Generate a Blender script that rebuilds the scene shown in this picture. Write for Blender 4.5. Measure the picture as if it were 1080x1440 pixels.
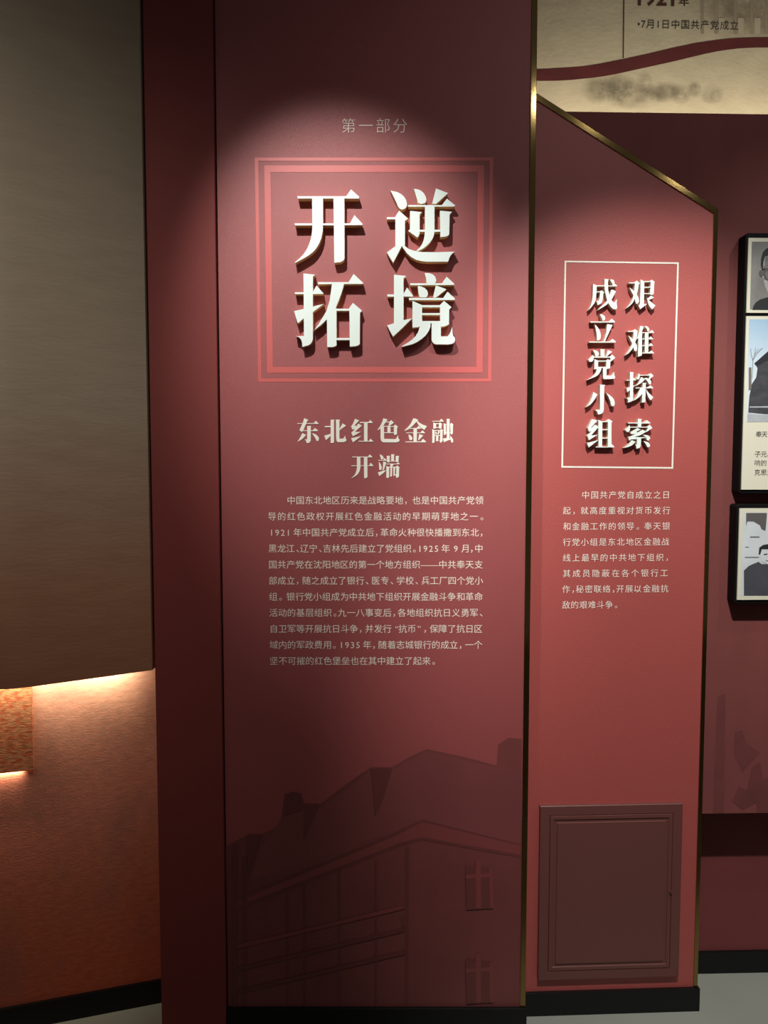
import bpy, bmesh, math, random
from mathutils import Vector, Matrix

for o in list(bpy.data.objects):
    bpy.data.objects.remove(o, do_unlink=True)
scene = bpy.context.scene
C = scene.collection
R = math.radians

# ------------------------------------------------------------------ camera
FPX = 1080.0                       # focal length in pixels of the 1080x1440 frame
EYE = 1.5
PITCH = math.atan((720 - 652) / FPX)
cam_d = bpy.data.cameras.new('camera')
cam = bpy.data.objects.new('camera', cam_d)
C.objects.link(cam)
cam_d.sensor_fit = 'HORIZONTAL'
cam_d.sensor_width = 36.0
cam_d.lens = 36.0 * FPX / 1080.0
cam_d.clip_start = 0.02
cam.location = (0, 0, EYE)
cam.rotation_euler = (math.pi / 2 - PITCH, 0, 0)
scene.camera = cam

# ------------------------------------------------------------------ world, lights, exposure
w = bpy.data.worlds.new('world')
scene.world = w
w.use_nodes = True
w.node_tree.nodes['Background'].inputs[0].default_value = (1.0, 0.95, 0.88, 1)
w.node_tree.nodes['Background'].inputs[1].default_value = 0.06
vs = scene.view_settings
vs.view_transform = 'Standard'
vs.look = 'None'
vs.exposure = 0.0
vs.gamma = 1.0
vs.use_curve_mapping = False

def spot(name, loc, target, power, angle, blend, radius=0.03, col=(1, 0.985, 0.95)):
    d = bpy.data.lights.new(name, 'SPOT')
    d.energy = power
    d.spot_size = R(angle)
    d.spot_blend = blend
    d.shadow_soft_size = radius
    d.color = col
    o = bpy.data.objects.new(name, d)
    C.objects.link(o)
    o.location = loc
    o.rotation_euler = (Vector(target) - Vector(loc)).to_track_quat('-Z', 'Y').to_euler()
    return o

def strip_light(name, p0, p1, direction, width, power, col, spread=180):
    d = bpy.data.lights.new(name, 'AREA')
    d.spread = R(spread)
    d.shape = 'RECTANGLE'
    p0, p1 = Vector(p0), Vector(p1)
    d.size = (p1 - p0).length
    d.size_y = width
    d.energy = power
    d.color = col
    o = bpy.data.objects.new(name, d)
    C.objects.link(o)
    o.location = (p0 + p1) / 2
    x = (p1 - p0).normalized()
    dr = Vector(direction)
    z = -(dr - x * dr.dot(x)).normalized()
    y = z.cross(x).normalized()
    x = y.cross(z)
    o.rotation_euler = Matrix((x, y, z)).transposed().to_euler()
    return o

spot('track_or_fill_spot', (-0.38, 0.82, 3.05), (-0.05, 2.01, 1.74), 135, 36, 0.85)      # on the title panel
spot('track_or_fill_spot', (0.44, 0.62, 3.10), (0.78, 2.05, 1.08), 228, 45, 0.75)      # on the second panel
spot('track_or_fill_spot', (1.45, 1.25, 2.92), (1.14, 2.2, 1.05), 19, 66, 0.8)          # on the picture wall
spot('track_or_fill_spot', (-0.95, 0.45, 3.0), (-0.85, 1.9, 1.62), 56, 46, 1.0, 0.35, (1, 0.93, 0.84))         # added soft fill to brighten the grey wall layer, no known fixture
spot('track_or_fill_spot', (0.62, 0.82, 2.90), (0.62, 2.05, 1.6), 3.0, 110, 0.5, 0.03)   # dim heads further along the track
spot('track_or_fill_spot', (0.98, 0.85, 2.93), (0.98, 2.05, 1.6), 3.0, 110, 0.5, 0.03)
spot('track_or_fill_spot', (1.35, 0.85, 2.71), (1.20, 2.05, 1.6), 3.0, 110, 0.5, 0.03)

# ------------------------------------------------------------------ pixel helpers
def ray(px, py):
    u = (px - 540) / FPX
    v = (720 - py) / FPX
    c, s = math.cos(PITCH), math.sin(PITCH)
    return Vector((u, c + v * s, -s + v * c))

def on_z(px, py, z):
    r = ray(px, py)
    t = (z - EYE) / r.z
    return Vector((r.x * t, r.y * t, z))

class Frame:
    """vertical plane: local x to the right along it, local y into the wall, local z up; origin on the floor"""
    def __init__(self, origin, yaw):
        self.o = Vector((origin[0], origin[1], 0))
        self.yaw = yaw
        self.ex = Vector((math.cos(yaw), math.sin(yaw), 0))
        self.ey = Vector((-math.sin(yaw), math.cos(yaw), 0))
    def uv(self, px, py, off=0.0):
        r = ray(px, py)
        o = Vector((0, 0, EYE)) - self.o
        t = (-off - o.dot(self.ey)) / r.dot(self.ey)
        p = o + r * t
        return p.dot(self.ex), p.z
    def world(self, x, y, z):
        return self.o + self.ex * x + self.ey * y + Vector((0, 0, z))

# ------------------------------------------------------------------ materials
def srgb(r, g, b):
    f = lambda c: (c / 255 / 12.92) if c / 255 <= 0.04045 else ((c / 255 + 0.055) / 1.055) ** 2.4
    return (f(r), f(g), f(b), 1)

def mat(name, col, rough=0.6, metal=0.0, var=0.0, vscale=(8, 8, 8), bump=0.0, bscale=(300, 300, 300), spec=0.5, coat=0.0):
    m = bpy.data.materials.new(name)
    m.use_nodes = True
    nt = m.node_tree
    b = nt.nodes['Principled BSDF']
    b.inputs['Base Color'].default_value = col
    b.inputs['Roughness'].default_value = rough
    b.inputs['Metallic'].default_value = metal
    b.inputs['Specular IOR Level'].default_value = spec
    b.inputs['Coat Weight'].default_value = coat
    if var or bump:
        tc = nt.nodes.new('ShaderNodeTexCoord')
    if var:
        mp = nt.nodes.new('ShaderNodeMapping')
        mp.inputs['Scale'].default_value = vscale
        n = nt.nodes.new('ShaderNodeTexNoise')
        n.inputs['Scale'].default_value = 1.0
        n.inputs['Detail'].default_value = 5
        nt.links.new(tc.outputs['Object'], mp.inputs[0])
        nt.links.new(mp.outputs[0], n.inputs['Vector'])
        mr = nt.nodes.new('ShaderNodeMapRange')
        mr.inputs[1].default_value = 0.3
        mr.inputs[2].default_value = 0.7
        mr.inputs[3].default_value = 1 - var
        mr.inputs[4].default_value = 1 + var
        nt.links.new(n.outputs[0], mr.inputs[0])
        mx = nt.nodes.new('ShaderNodeVectorMath')
        mx.operation = 'SCALE'
        mx.inputs[0].default_value = col[:3]
        nt.links.new(mr.outputs[0], mx.inputs['Scale'])
        nt.links.new(mx.outputs[0], b.inputs['Base Color'])
    if bump:
        mp2 = nt.nodes.new('ShaderNodeMapping')
        mp2.inputs['Scale'].default_value = bscale
        n2 = nt.nodes.new('ShaderNodeTexNoise')
        n2.inputs['Scale'].default_value = 1.0
        n2.inputs['Detail'].default_value = 3
        nt.links.new(tc.outputs['Object'], mp2.inputs[0])
        nt.links.new(mp2.outputs[0], n2.inputs['Vector'])
        bp = nt.nodes.new('ShaderNodeBump')
        bp.inputs['Strength'].default_value = bump
        bp.inputs['Distance'].default_value = 0.001
        nt.links.new(n2.outputs[0], bp.inputs['Height'])
        nt.links.new(bp.outputs[0], b.inputs['Normal'])
    return m

def gradient_mat(name, stops, z0, z1, rough=0.8, var=0.06, vscale=(4, 4, 30), bump=0.4, bscale=(60, 60, 320), wob=0.0, blot=None):
    """printed wallpaper: colours run over object height, a brushed paper grain on top"""
    m = mat(name, (0.5, 0.5, 0.5, 1), rough, 0, 0, bump=bump, bscale=bscale, spec=0.25)
    nt = m.node_tree
    b = nt.nodes['Principled BSDF']
    tc = nt.nodes.new('ShaderNodeTexCoord')
    sp = nt.nodes.new('ShaderNodeSeparateXYZ')
    nt.links.new(tc.outputs['Object'], sp.inputs[0])
    n = nt.nodes.new('ShaderNodeTexNoise')
    mp = nt.nodes.new('ShaderNodeMapping')
    mp.inputs['Scale'].default_value = vscale
    n.inputs['Scale'].default_value = 1
    n.inputs['Detail'].default_value = 6
    nt.links.new(tc.outputs['Object'], mp.inputs[0])
    nt.links.new(mp.outputs[0], n.inputs['Vector'])
    ad = nt.nodes.new('ShaderNodeMath')
    ad.operation = 'MULTIPLY_ADD'
    ad.inputs[1].default_value = wob
    nt.links.new(n.outputs[0], ad.inputs[0])
    nt.links.new(sp.outputs[2], ad.inputs[2])
    mr = nt.nodes.new('ShaderNodeMapRange')
    mr.inputs[1].default_value = z0
    mr.inputs[2].default_value = z1
    nt.links.new(ad.outputs[0], mr.inputs[0])
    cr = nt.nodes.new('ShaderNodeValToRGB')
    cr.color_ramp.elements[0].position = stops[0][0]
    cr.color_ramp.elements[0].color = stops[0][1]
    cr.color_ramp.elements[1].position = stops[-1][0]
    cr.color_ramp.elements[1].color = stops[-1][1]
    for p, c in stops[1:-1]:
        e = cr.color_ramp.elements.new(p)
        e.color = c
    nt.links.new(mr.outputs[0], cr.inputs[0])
    m2 = nt.nodes.new('ShaderNodeMapRange')
    m2.inputs[1].default_value = 0.3
    m2.inputs[2].default_value = 0.7
    m2.inputs[3].default_value = 1 - var
    m2.inputs[4].default_value = 1 + var
    nt.links.new(n.outputs[0], m2.inputs[0])
    mx = nt.nodes.new('ShaderNodeVectorMath')
    mx.operation = 'SCALE'
    nt.links.new(cr.outputs[0], mx.inputs[0])
    nt.links.new(m2.outputs[0], mx.inputs['Scale'])
    out = mx.outputs[0]
    if blot:
        bc, bs, lo, hi, amt = blot
        n3 = nt.nodes.new('ShaderNodeTexNoise')
        mp3 = nt.nodes.new('ShaderNodeMapping')
        mp3.inputs['Scale'].default_value = bs
        n3.inputs['Scale'].default_value = 1
        n3.inputs['Detail'].default_value = 4
        nt.links.new(tc.outputs['Object'], mp3.inputs[0])
        nt.links.new(mp3.outputs[0], n3.inputs['Vector'])
        m3 = nt.nodes.new('ShaderNodeMapRange')
        m3.inputs[1].default_value = lo
        m3.inputs[2].default_value = hi
        m3.inputs[3].default_value = 0
        m3.inputs[4].default_value = amt
        nt.links.new(n3.outputs[0], m3.inputs[0])
        mi = nt.nodes.new('ShaderNodeMix')
        mi.data_type = 'RGBA'
        nt.links.new(m3.outputs[0], mi.inputs[0])
        nt.links.new(out, mi.inputs[6])
        mi.inputs[7].default_value = bc
        out = mi.outputs[2]
    nt.links.new(out, b.inputs['Base Color'])
    return m

M = {}
M['red1'] = mat('red_cloth_print', srgb(158, 76, 75), 0.5, var=0.09, vscale=(330, 330, 430), bump=0.7, bscale=(420, 420, 900), spec=0.65)
M['red2'] = mat('bright_red_paper', srgb(178, 82, 77), 0.52, var=0.09, vscale=(330, 330, 430), bump=0.7, bscale=(260, 260, 420), spec=0.7)
M['pillar'] = mat('dark_red_cloth', srgb(134, 58, 54), 0.62, var=0.09, vscale=(330, 330, 430), bump=0.7, bscale=(420, 420, 900), spec=0.35)
M['redwall'] = mat('wall_red_paper', srgb(130, 70, 67), 0.7, var=0.10, vscale=(6, 6, 2.2), bump=0.4, bscale=(240, 240, 300), spec=0.3)
M['redlow'] = mat('plinth_red_paper', srgb(122, 60, 60), 0.7, var=0.06, vscale=(5, 5, 2), bump=0.4, bscale=(240, 240, 300), spec=0.3)
M['line'] = mat('light_red_print', srgb(204, 92, 88), 0.5, spec=0.7)
M['white'] = mat('white_acrylic', srgb(238, 248, 241), 0.4, spec=0.4)
M['side'] = mat('tan_letter_edge', srgb(232, 204, 156), 0.5)
M['side2'] = mat('grey_tan_letter_edge', srgb(214, 202, 178), 0.5)
M['cream'] = mat('cream_vinyl', srgb(246, 241, 226), 0.5)
M['text'] = mat('pale_text_vinyl', srgb(248, 230, 216), 0.55)
M['text2'] = mat('pale_text_vinyl_bright', srgb(252, 234, 220), 0.55)
M['gold'] = mat('brushed_brass', srgb(160, 134, 84), 0.09, metal=1.0)
M['black'] = mat('black_skirting', srgb(17, 17, 17), 0.35, spec=0.3)
M['blackframe'] = mat('black_frame_lacquer', srgb(18, 17, 17), 0.6, spec=0.12)
M['door'] = mat('maroon_steel', srgb(112, 66, 61), 0.42, var=0.04, vscale=(2, 2, 2), spec=0.45)
M['card'] = mat('cream_card', srgb(226, 222, 200), 0.6)
M['ink'] = mat('dark_ink', srgb(52, 44, 40), 0.7)
M['darkred_ink'] = mat('dark_red_ink', srgb(92, 34, 34), 0.7, var=0.2, vscale=(9, 9, 20))
M['brown_ink'] = mat('brown_ink', srgb(84, 46, 38), 0.7)
M['concrete'] = mat('grey_concrete', srgb(148, 150, 140), 0.6, var=0.07, vscale=(3, 3, 3), bump=0.1, bscale=(60, 60, 60))
M['m_dark'] = mat('building_print_wall', srgb(122, 60, 58), 0.5, var=0.10, vscale=(7, 7, 4), bump=0.3, bscale=(420, 420, 900), spec=0.7)
M['m_roof'] = mat('building_print_roof', srgb(128, 64, 63), 0.5, var=0.08, vscale=(5, 5, 5), bump=0.3, bscale=(420, 420, 900), spec=0.7)
M['m_line'] = mat('building_print_line', srgb(110, 53, 51), 0.5, spec=0.7)
M['m_light'] = mat('building_print_light', srgb(133, 63, 61), 0.5, spec=0.7)

# ------------------------------------------------------------------ mesh helpers
def link(name, mesh, material=None, parent=None):
    o = bpy.data.objects.new(name, mesh)
    C.objects.link(o)
    if material is not None:
        for mm in (material if isinstance(material, (list, tuple)) else [material]):
            mesh.materials.append(mm)
    if parent is not None:
        o.parent = parent
    return o

def tag(o, label=None, cat=None, group=None, kind=None):
    if label: o['label'] = label
    if cat: o['category'] = cat
    if group: o['group'] = group
    if kind: o['kind'] = kind
    return o

def thing(name, fr, label=None, cat=None, group=None, kind=None):
    o = bpy.data.objects.new(name, None)
    C.objects.link(o)
    o.empty_display_size = 0.05
    o.location = fr.o
    o.rotation_euler = (0, 0, fr.yaw)
    return tag(o, label, cat, group, kind)

def mesh_of(bm, name):
    bmesh.ops.recalc_face_normals(bm, faces=bm.faces)
    me = bpy.data.meshes.new(name)
    bm.to_mesh(me)
    bm.free()
    return me

def add_prism(bm, pts, y_front, y_back, mi_front=0, mi_side=0):
    """pts: (x, z) polygon, extruded from y_back to y_front (y_front nearer the viewer)"""
    a = 0
    for i in range(len(pts)):
        x0, z0 = pts[i]
        x1, z1 = pts[(i + 1) % len(pts)]
        a += x0 * z1 - x1 * z0
    if a < 0:
        pts = pts[::-1]
    f = [bm.verts.new((x, y_front, z)) for x, z in pts]
    k = [bm.verts.new((x, y_back, z)) for x, z in pts]
    fa = bm.faces.new(f); fa.material_index = mi_front
    fb = bm.faces.new(k[::-1]); fb.material_index = mi_side
    n = len(pts)
    for i in range(n):
        s = bm.faces.new((f[i], k[i], k[(i + 1) % n], f[(i + 1) % n]))
        s.material_index = mi_side

def prism(name, pts, y_front, y_back, material, parent, bevel=0.0):
    bm = bmesh.new()
    add_prism(bm, pts, y_front, y_back)
    if bevel:
        bmesh.ops.recalc_face_normals(bm, faces=bm.faces)
        bmesh.ops.bevel(bm, geom=list(bm.edges), offset=bevel, segments=2, affect='EDGES', profile=0.5)
    return link(name, mesh_of(bm, name), material, parent)

def rect(x0, x1, z0, z1):
    return [(x0, z0), (x1, z0), (x1, z1), (x0, z1)]

def flat(name, polys, y, material, parent, step=0.00003):
    """flat print: polygons facing the viewer, each a hair in front of the one before"""
    bm = bmesh.new()
    for i, pts in enumerate(polys):
        a = sum(pts[j][0] * pts[(j + 1) % len(pts)][1] - pts[(j + 1) % len(pts)][0] * pts[j][1] for j in range(len(pts)))
        if a < 0:
            pts = pts[::-1]
        bm.faces.new([bm.verts.new((x, y - i * step, z)) for x, z in pts])
    me = bpy.data.meshes.new(name)
    bm.to_mesh(me)
    bm.free()
    return link(name, me, material, parent)

def px_poly(fr, pts, off, org=(0, 0), scale=1.0):
    return [fr.uv(org[0] + x / scale, org[1] + y / scale, off) for x, y in pts]

# ------------------------------------------------------------------ text (built-in font)
def text_mesh(s, spacing=1.0, offset=0.0):
    cu = bpy.data.curves.new('txt', 'FONT')
    cu.body = s
    cu.size = 1.0
    cu.space_character = spacing
    cu.offset = offset
    cu.resolution_u = 2
    ob = bpy.data.objects.new('txt', cu)
    C.objects.link(ob)
    dg = bpy.context.evaluated_depsgraph_get()
    dg.update()
    me = bpy.data.meshes.new_from_object(ob.evaluated_get(dg))
    bpy.data.objects.remove(ob, do_unlink=True)
    bpy.data.curves.remove(cu)
    return me

def bounds(me):
    xs = [v.co.x for v in me.vertices]
    ys = [v.co.y for v in me.vertices]
    return min(xs), max(xs), min(ys), max(ys)

_m = text_mesh('国')
_b = bounds(_m)
GW, GH, GC = _b[1] - _b[0], _b[3] - _b[2], (_b[2] + _b[3]) / 2
bpy.data.meshes.remove(_m)

def text_line(name, s, fr, px0, px1, pyc, char_px, y, material, parent, offset=0.0):
    """one line of flat print whose ink runs from px0 to px1 with its characters centred on pixel row pyc"""
    xa, zc = fr.uv(px0, pyc, -y)
    xb, _ = fr.uv(px1, pyc, -y)
    _, zt = fr.uv(px0, pyc - char_px / 2, -y)
    _, zb = fr.uv(px0, pyc + char_px / 2, -y)
    sc = (zt - zb) / GH
    want = (xb - xa) / sc
    m1 = text_mesh(s, 1.0, offset); b1 = bounds(m1); w1 = b1[1] - b1[0]
    m2 = text_mesh(s, 1.3, offset); b2 = bounds(m2); w2 = b2[1] - b2[0]
    sp = 1.0 + 0.3 * (want - w1) / max(w2 - w1, 1e-6)
    bpy.data.meshes.remove(m1); bpy.data.meshes.remove(m2)
    me = text_mesh(s, sp, offset)
    bb = bounds(me)
    k = want / (bb[1] - bb[0])
    for v in me.vertices:
        x, yy = v.co.x, v.co.y
        v.co = (xa + (x - bb[0]) * sc * k, y, zc + (yy - GC) * sc)
    me.name = name
    me.materials.clear()
    return link(name, me, material, parent)

GLYPH = {}
def glyph(ch):
    if ch not in GLYPH:
        me = text_mesh(ch)
        vs_ = [(v.co.x, v.co.y) for v in me.vertices]
        fs = [tuple(p.vertices) for p in me.polygons]
        bpy.data.meshes.remove(me)
        GLYPH[ch] = (vs_, fs)
    return GLYPH[ch]

SMALL = '，。、“”'
def set_line(name, s, fr, px0, px1, pyc, char_px, pitch, y, material, parent):
    """one printed line, character by character: full-width characters on a fixed pitch, punctuation squeezed to fit"""
    xa, zc = fr.uv(px0, pyc, -y)
    xb, _ = fr.uv(px1, pyc, -y)
    _, zt_ = fr.uv(px0, pyc - char_px / 2, -y)
    _, zb_ = fr.uv(px0, pyc + char_px / 2, -y)
    sc = (zt_ - zb_) / GH
    mpp = (xb - xa) / (px1 - px0)
    cls = ['s' if c in SMALL else 'd' if c.isdigit() else ' ' if c == ' ' else 'c' for c in s]
    wt = {'c': 1.0, 'd': 0.62, ' ': 0.28}
    ink = char_px / pitch                                   # the last character ends at its ink
    full = sum(wt.get(k, 0) for k in cls)
    ns = cls.count('s')
    tail = (1 - ink) if cls[-1] == 'c' else 0.0
    pw = pitch * mpp
    sw = 0.6
    if ns:
        sw = ((xb - xa) / pw - full + tail) / ns
        sw = min(max(sw, 0.42), 0.95)
    tot = full + ns * sw - tail
    if cls[-1] == 's':
        tot -= sw - 0.3
    pw = (xb - xa) / tot
    verts, faces = [], []
    x = xa
    for c, k in zip(s, cls):
        adv = (sw if k == 's' else wt[k]) * pw
        if k != ' ':
            vs_, fs = glyph(c)
            x0_ = min(v[0] for v in vs_); x1_ = max(v[0] for v in vs_)
            if k == 's':
                ox = x + (0.10 * pw if c != '“' else adv - (x1_ - x0_) * sc - 0.06 * pw) - x0_ * sc
            elif k == 'd':
                ox = x + (adv - (x1_ - x0_) * sc) / 2 - x0_ * sc
            else:
                ox = x + (char_px * mpp - (x1_ - x0_) * sc) / 2 - x0_ * sc
            n0 = len(verts)
            verts += [(ox + a * sc, y, zc + (b - GC) * sc) for a, b in vs_]
            faces += [tuple(i + n0 for i in f) for f in fs]
        x += adv
    me = bpy.data.meshes.new(name)
    me.from_pydata(verts, [], faces)
    return link(name, me, material, parent)

# ------------------------------------------------------------------ hand-traced serif characters
G = {}
G['开'] = [
 [(150,215),(720,215),(778,135),(876,225),(868,242),(157,242)],
 [(118,532),(765,532),(818,436),(915,542),(908,552),(124,556)],
 [(323,225),(450,225),(450,560),(446,630),(430,705),(405,770),(370,825),(330,870),(285,905),(230,938),(125,995),(122,985),(175,942),(220,895),(255,845),(285,785),(308,715),(322,640),(326,560)],
 [(573,225),(700,225),(702,935),(696,956),(680,972),(655,985),(582,992)]]
G['逆'] = [
 [(160,150),(235,165),(280,188),(318,220),(342,262),(352,310),(346,336),(332,355),(305,370),(280,368),(262,356),(250,340),(225,280)],
 [(116,460),(220,460),(220,485),(118,485)],
 [(260,383),(366,478),(328,500),(328,785),(292,797),(190,992),(116,872),(216,800),(216,452)],
 [(292,797),(322,790),(370,830),(430,852),(520,866),(700,870),(915,862),(885,880),(862,905),(845,940),(832,980),(580,980),(520,974),(460,958),(400,925),(350,880)],
 [(432,128),(480,135),(520,153),(550,182),(570,218),(578,255),(572,278),(558,296),(520,306),(478,292),(470,250)],
 [(690,124),(832,178),(690,305),(645,305)],
 [(366,318),(760,318),(818,242),(915,322),(905,335),(368,338)],
 [(562,325),(673,325),(673,620),(668,665),(650,712),(620,755),(580,795),(535,828),(480,855),(460,850),(500,815),(528,775),(546,730),(556,680),(562,610)],
 [(388,385),(528,400),(500,425),(500,655),(475,698),(365,620),(388,600)],
 [(490,606),(745,606),(745,630),(490,630)],
 [(737,383),(880,396),(850,425),(845,660),(830,676),(800,686),(742,692)]]
G['拓'] = [
 [(222,120),(358,135),(332,160),(332,880),(326,910),(310,938),(280,960),(210,978),(206,930),(198,900),(180,875),(160,862),(132,855),(228,850)],
 [(120,340),(228,340),(228,362),(124,362)],
 [(330,340),(375,262),(456,352),(448,360),(330,362)],
 [(112,560),(225,535),(460,475),(335,570),(225,645),(155,705)],
 [(390,222),(748,222),(808,126),(922,232),(915,242),(394,246)],
 [(556,235),(698,235),(672,330),(640,420),(600,515),(600,530),(500,650),(430,720),(345,785),(390,725),(430,660),(490,560),(530,430)],
 [(495,560),(608,525),(608,960),(590,972),(560,980),(500,980)],
 [(600,532),(752,532),(800,464),(908,556),(882,580),(880,945),(860,960),(830,970),(764,974),(758,556),(600,556)],
 [(605,874),(765,874),(765,898),(605,898)]]
G['境'] = [
 [(200,135),(342,150),(312,180),(312,665),(410,645),(300,755),(188,858),(118,727),(195,705),(200,690)],
 [(120,365),(205,365),(205,392),(124,392)],
 [(310,362),(352,285),(422,380),(415,392),(310,390)],
 [(556,115),(605,116),(650,130),(680,155),(694,195),(690,215),(680,235),(580,235),(575,175)],
 [(388,235),(760,235),(815,157),(906,243),(898,255),(392,258)],
 [(478,265),(520,272),(560,292),(588,320),(598,355),(592,380),(575,400),(500,400),(485,340)],
 [(690,258),(812,305),(690,402),(655,402)],
 [(374,406),(775,406),(825,333),(914,415),(905,430),(378,432)],
 [(416,440),(528,490),(528,735),(480,748),(416,752)],
 [(520,490),(735,490),(785,440),(872,515),(845,540),(842,715),(800,735),(740,745),(738,515),(520,515)],
 [(525,583),(740,583),(740,605),(525,605)],
 [(525,676),(740,676),(740,702),(525,702)],
 [(520,690),(628,690),(625,745),(608,790),(575,838),(530,880),(480,915),(420,945),(290,978),(295,968),(360,930),(410,895),(450,855),(480,808),(498,755)],
 [(640,690),(748,690),(748,855),(825,855),(850,825),(866,790),(880,745),(884,810),(890,850),(908,865),(915,885),(912,910),(898,932),(870,944),(830,950),(690,948),(662,936),(646,915),(640,890)]]
G['成'] = [
 [(275,275),(375,320),(372,480),(360,640),(345,730),(310,820),(240,910),(145,1005),(205,890),(235,800),(255,700),(265,600)],
 [(360,318),(790,325),(870,275),(940,325),(930,345),(365,345)],
 [(735,155),(820,160),(855,185),(868,225),(870,270),(820,300),(785,230)],
 [(590,140),(705,150),(690,200),(690,400),(698,470),(715,540),(740,620),(775,705),(815,760),(860,805),(900,760),(940,700),(928,780),(930,850),(940,900),(938,940),(915,980),(850,975),(800,945),(745,880),(690,790),(655,700),(630,600),(605,480),(595,400)],
 [(790,430),(910,480),(840,620),(800,690),(750,755),(640,860),(540,930),(410,1000),(460,930),(590,830),(650,760),(700,670),(745,560)],
 [(365,487),(480,487),(480,510),(365,512)],
 [(470,487),(510,452),(588,518),(555,545),(552,630),(540,720),(525,770),(500,820),(395,865),(390,800),(360,755),(410,748),(440,735),(458,660),(465,600)]]
G['立'] = [
 [(460,130),(510,136),(555,155),(592,185),(612,230),(608,270),(590,300),(545,322),(520,250)],
 [(200,335),(720,335),(795,255),(885,345),(875,362),(200,362)],
 [(320,405),(400,490),(440,550),(470,615),(490,700),(488,770),(470,830),(420,862),(385,855),(382,780),(375,680),(350,540)],
 [(665,405),(815,430),(740,590),(600,890),(565,890),(640,650)],
 [(165,888),(740,888),(815,812),(905,892),(895,915),(170,915)]]
G['党'] = [
 [(270,140),(350,150),(400,178),(428,215),(435,255),(415,310),(345,315),(320,230)],
 [(480,115),(605,125),(590,150),(590,330),(485,330)],
 [(680,140),(805,185),(670,305),(625,325),(655,240)],
 [(268,275),(295,320),(290,400),(260,455),(210,470),(165,450),(150,400),(210,350)],
 [(290,322),(770,322),(770,350),(290,350)],
 [(745,320),(810,270),(890,355),(760,465),(740,440),(760,380)],
 [(312,388),(415,432),(415,655),(315,672)],
 [(405,432),(640,432),(690,392),(755,440),(748,640),(655,665),(640,640),(645,458),(405,458)],
 [(410,605),(650,605),(650,635),(410,635)],
 [(390,620),(505,620),(500,680),(475,745),(440,800),(395,845),(340,880),(130,965),(280,860),(335,795),(370,730)],
 [(548,620),(650,620),(648,845),(790,845),(830,800),(860,740),(870,850),(890,890),(880,920),(850,935),(600,942),(570,928),(555,900)]]
G['小'] = [
 [(465,115),(610,125),(585,160),(572,780),(568,830),(550,880),(500,925),(410,942),(405,900),(380,850),(330,810),(465,805)],
 [(285,320),(400,380),(320,520),(275,585),(220,650),(95,735),(190,590),(240,470)],
 [(635,340),(740,410),(795,450),(840,505),(865,560),(878,620),(865,690),(820,710),(775,690),(745,560),(700,450)]]
G['组'] = [
 [(245,120),(400,165),(215,360),(250,355),(330,275),(432,340),(225,575),(405,560),(160,705),(112,580),(230,455),(165,475),(125,365),(205,210)],
 [(105,785),(425,705),(160,905)],
 [(420,145),(520,185),(535,195),(525,890),(425,890)],
 [(500,182),(650,182),(710,120),(815,188),(785,215),(785,890),(680,890),(685,205),(500,205)],
 [(520,405),(690,405),(690,430),(520,430)],
 [(520,640),(690,640),(690,662),(520,662)],
 [(350,885),(770,885),(795,815),(865,890),(860,905),(355,905)]]
G['艰'] = [
 [(180,240),(345,235),(400,185),(490,262),(455,300),(445,390),(425,480),(400,570),(365,650),(325,740),(275,820),(210,885),(130,945),(230,810),(290,680),(315,580),(335,460),(350,265),(180,262)],
 [(200,375),(310,460),(365,515),(410,580),(440,640),(458,700),(465,770),(415,830),(375,820),(355,720),(325,630),(240,460)],
 [(510,155),(610,210),(600,840),(685,830),(500,980),(445,870),(490,850),(500,600)],
 [(590,200),(760,200),(820,160),(900,222),(885,250),(870,560),(810,590),(770,555),(790,225),(590,225)],
 [(600,358),(790,358),(790,382),(600,382)],
 [(590,535),(790,535),(790,555),(590,555)],
 [(800,600),(885,660),(720,725),(700,690)],
 [(665,560),(690,660),(720,705),(760,745),(850,820),(920,875),(835,980),(785,935),(745,880),(710,780)]]
G['难'] = [
 [(150,262),(290,262),(355,210),(430,270),(415,300),(405,400),(385,500),(350,600),(315,700),(265,785),(190,865),(100,930),(190,800),(260,660),(300,500),(320,285),(150,282)],
 [(165,380),(270,470),(325,530),(370,595),(400,660),(412,720),(405,800),(360,825),(330,790),(310,700),(270,600)],
 [(495,125),(600,135),(540,290),(460,440),(390,500),(420,440),(470,290)],
 [(450,400),(550,300),(545,930),(510,955),(440,968),(440,800)],
 [(610,135),(660,126),(720,155),(755,220),(740,265),(700,265),(675,190)],
 [(540,298),(755,298),(820,235),(885,302),(880,315),(540,318)],
 [(632,310),(730,310),(720,870),(625,870)],
 [(545,478),(740,478),(795,412),(865,490),(545,494)],
 [(545,662),(740,662),(795,595),(865,672),(545,682)],
 [(535,862),(740,862),(815,800),(885,875),(880,882),(535,882)]]
G['探'] = [
 [(215,100),(325,110),(305,140),(298,860),(270,910),(160,942),(165,880),(145,840),(110,815),(215,800)],
 [(120,318),(215,318),(215,335),(120,335)],
 [(300,300),(335,265),(385,318),(380,332),(300,332)],
 [(120,545),(215,515),(340,470),(300,540),(220,600),(140,660)],
 [(460,130),(490,180),(485,250),(450,305),(400,300),(385,270),(430,230)],
 [(480,178),(745,178),(745,198),(480,198)],
 [(725,180),(795,130),(870,205),(765,300),(745,290),(760,210)],
 [(530,240),(630,300),(575,360),(510,415),(430,460),(340,495),(420,440),(460,380),(490,320)],
 [(605,260),(690,265),(740,282),(780,315),(808,370),(790,440),(750,445),(690,340)],
 [(365,528),(700,528),(780,465),(865,540),(860,550),(370,550)],
 [(570,395),(675,405),(655,430),(640,935),(545,945),(560,560)],
 [(505,545),(590,560),(560,690),(510,755),(450,810),(380,860),(310,895),(400,780),(460,650)],
 [(660,560),(695,625),(740,680),(865,800),(790,885),(730,810),(680,680)]]
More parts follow.
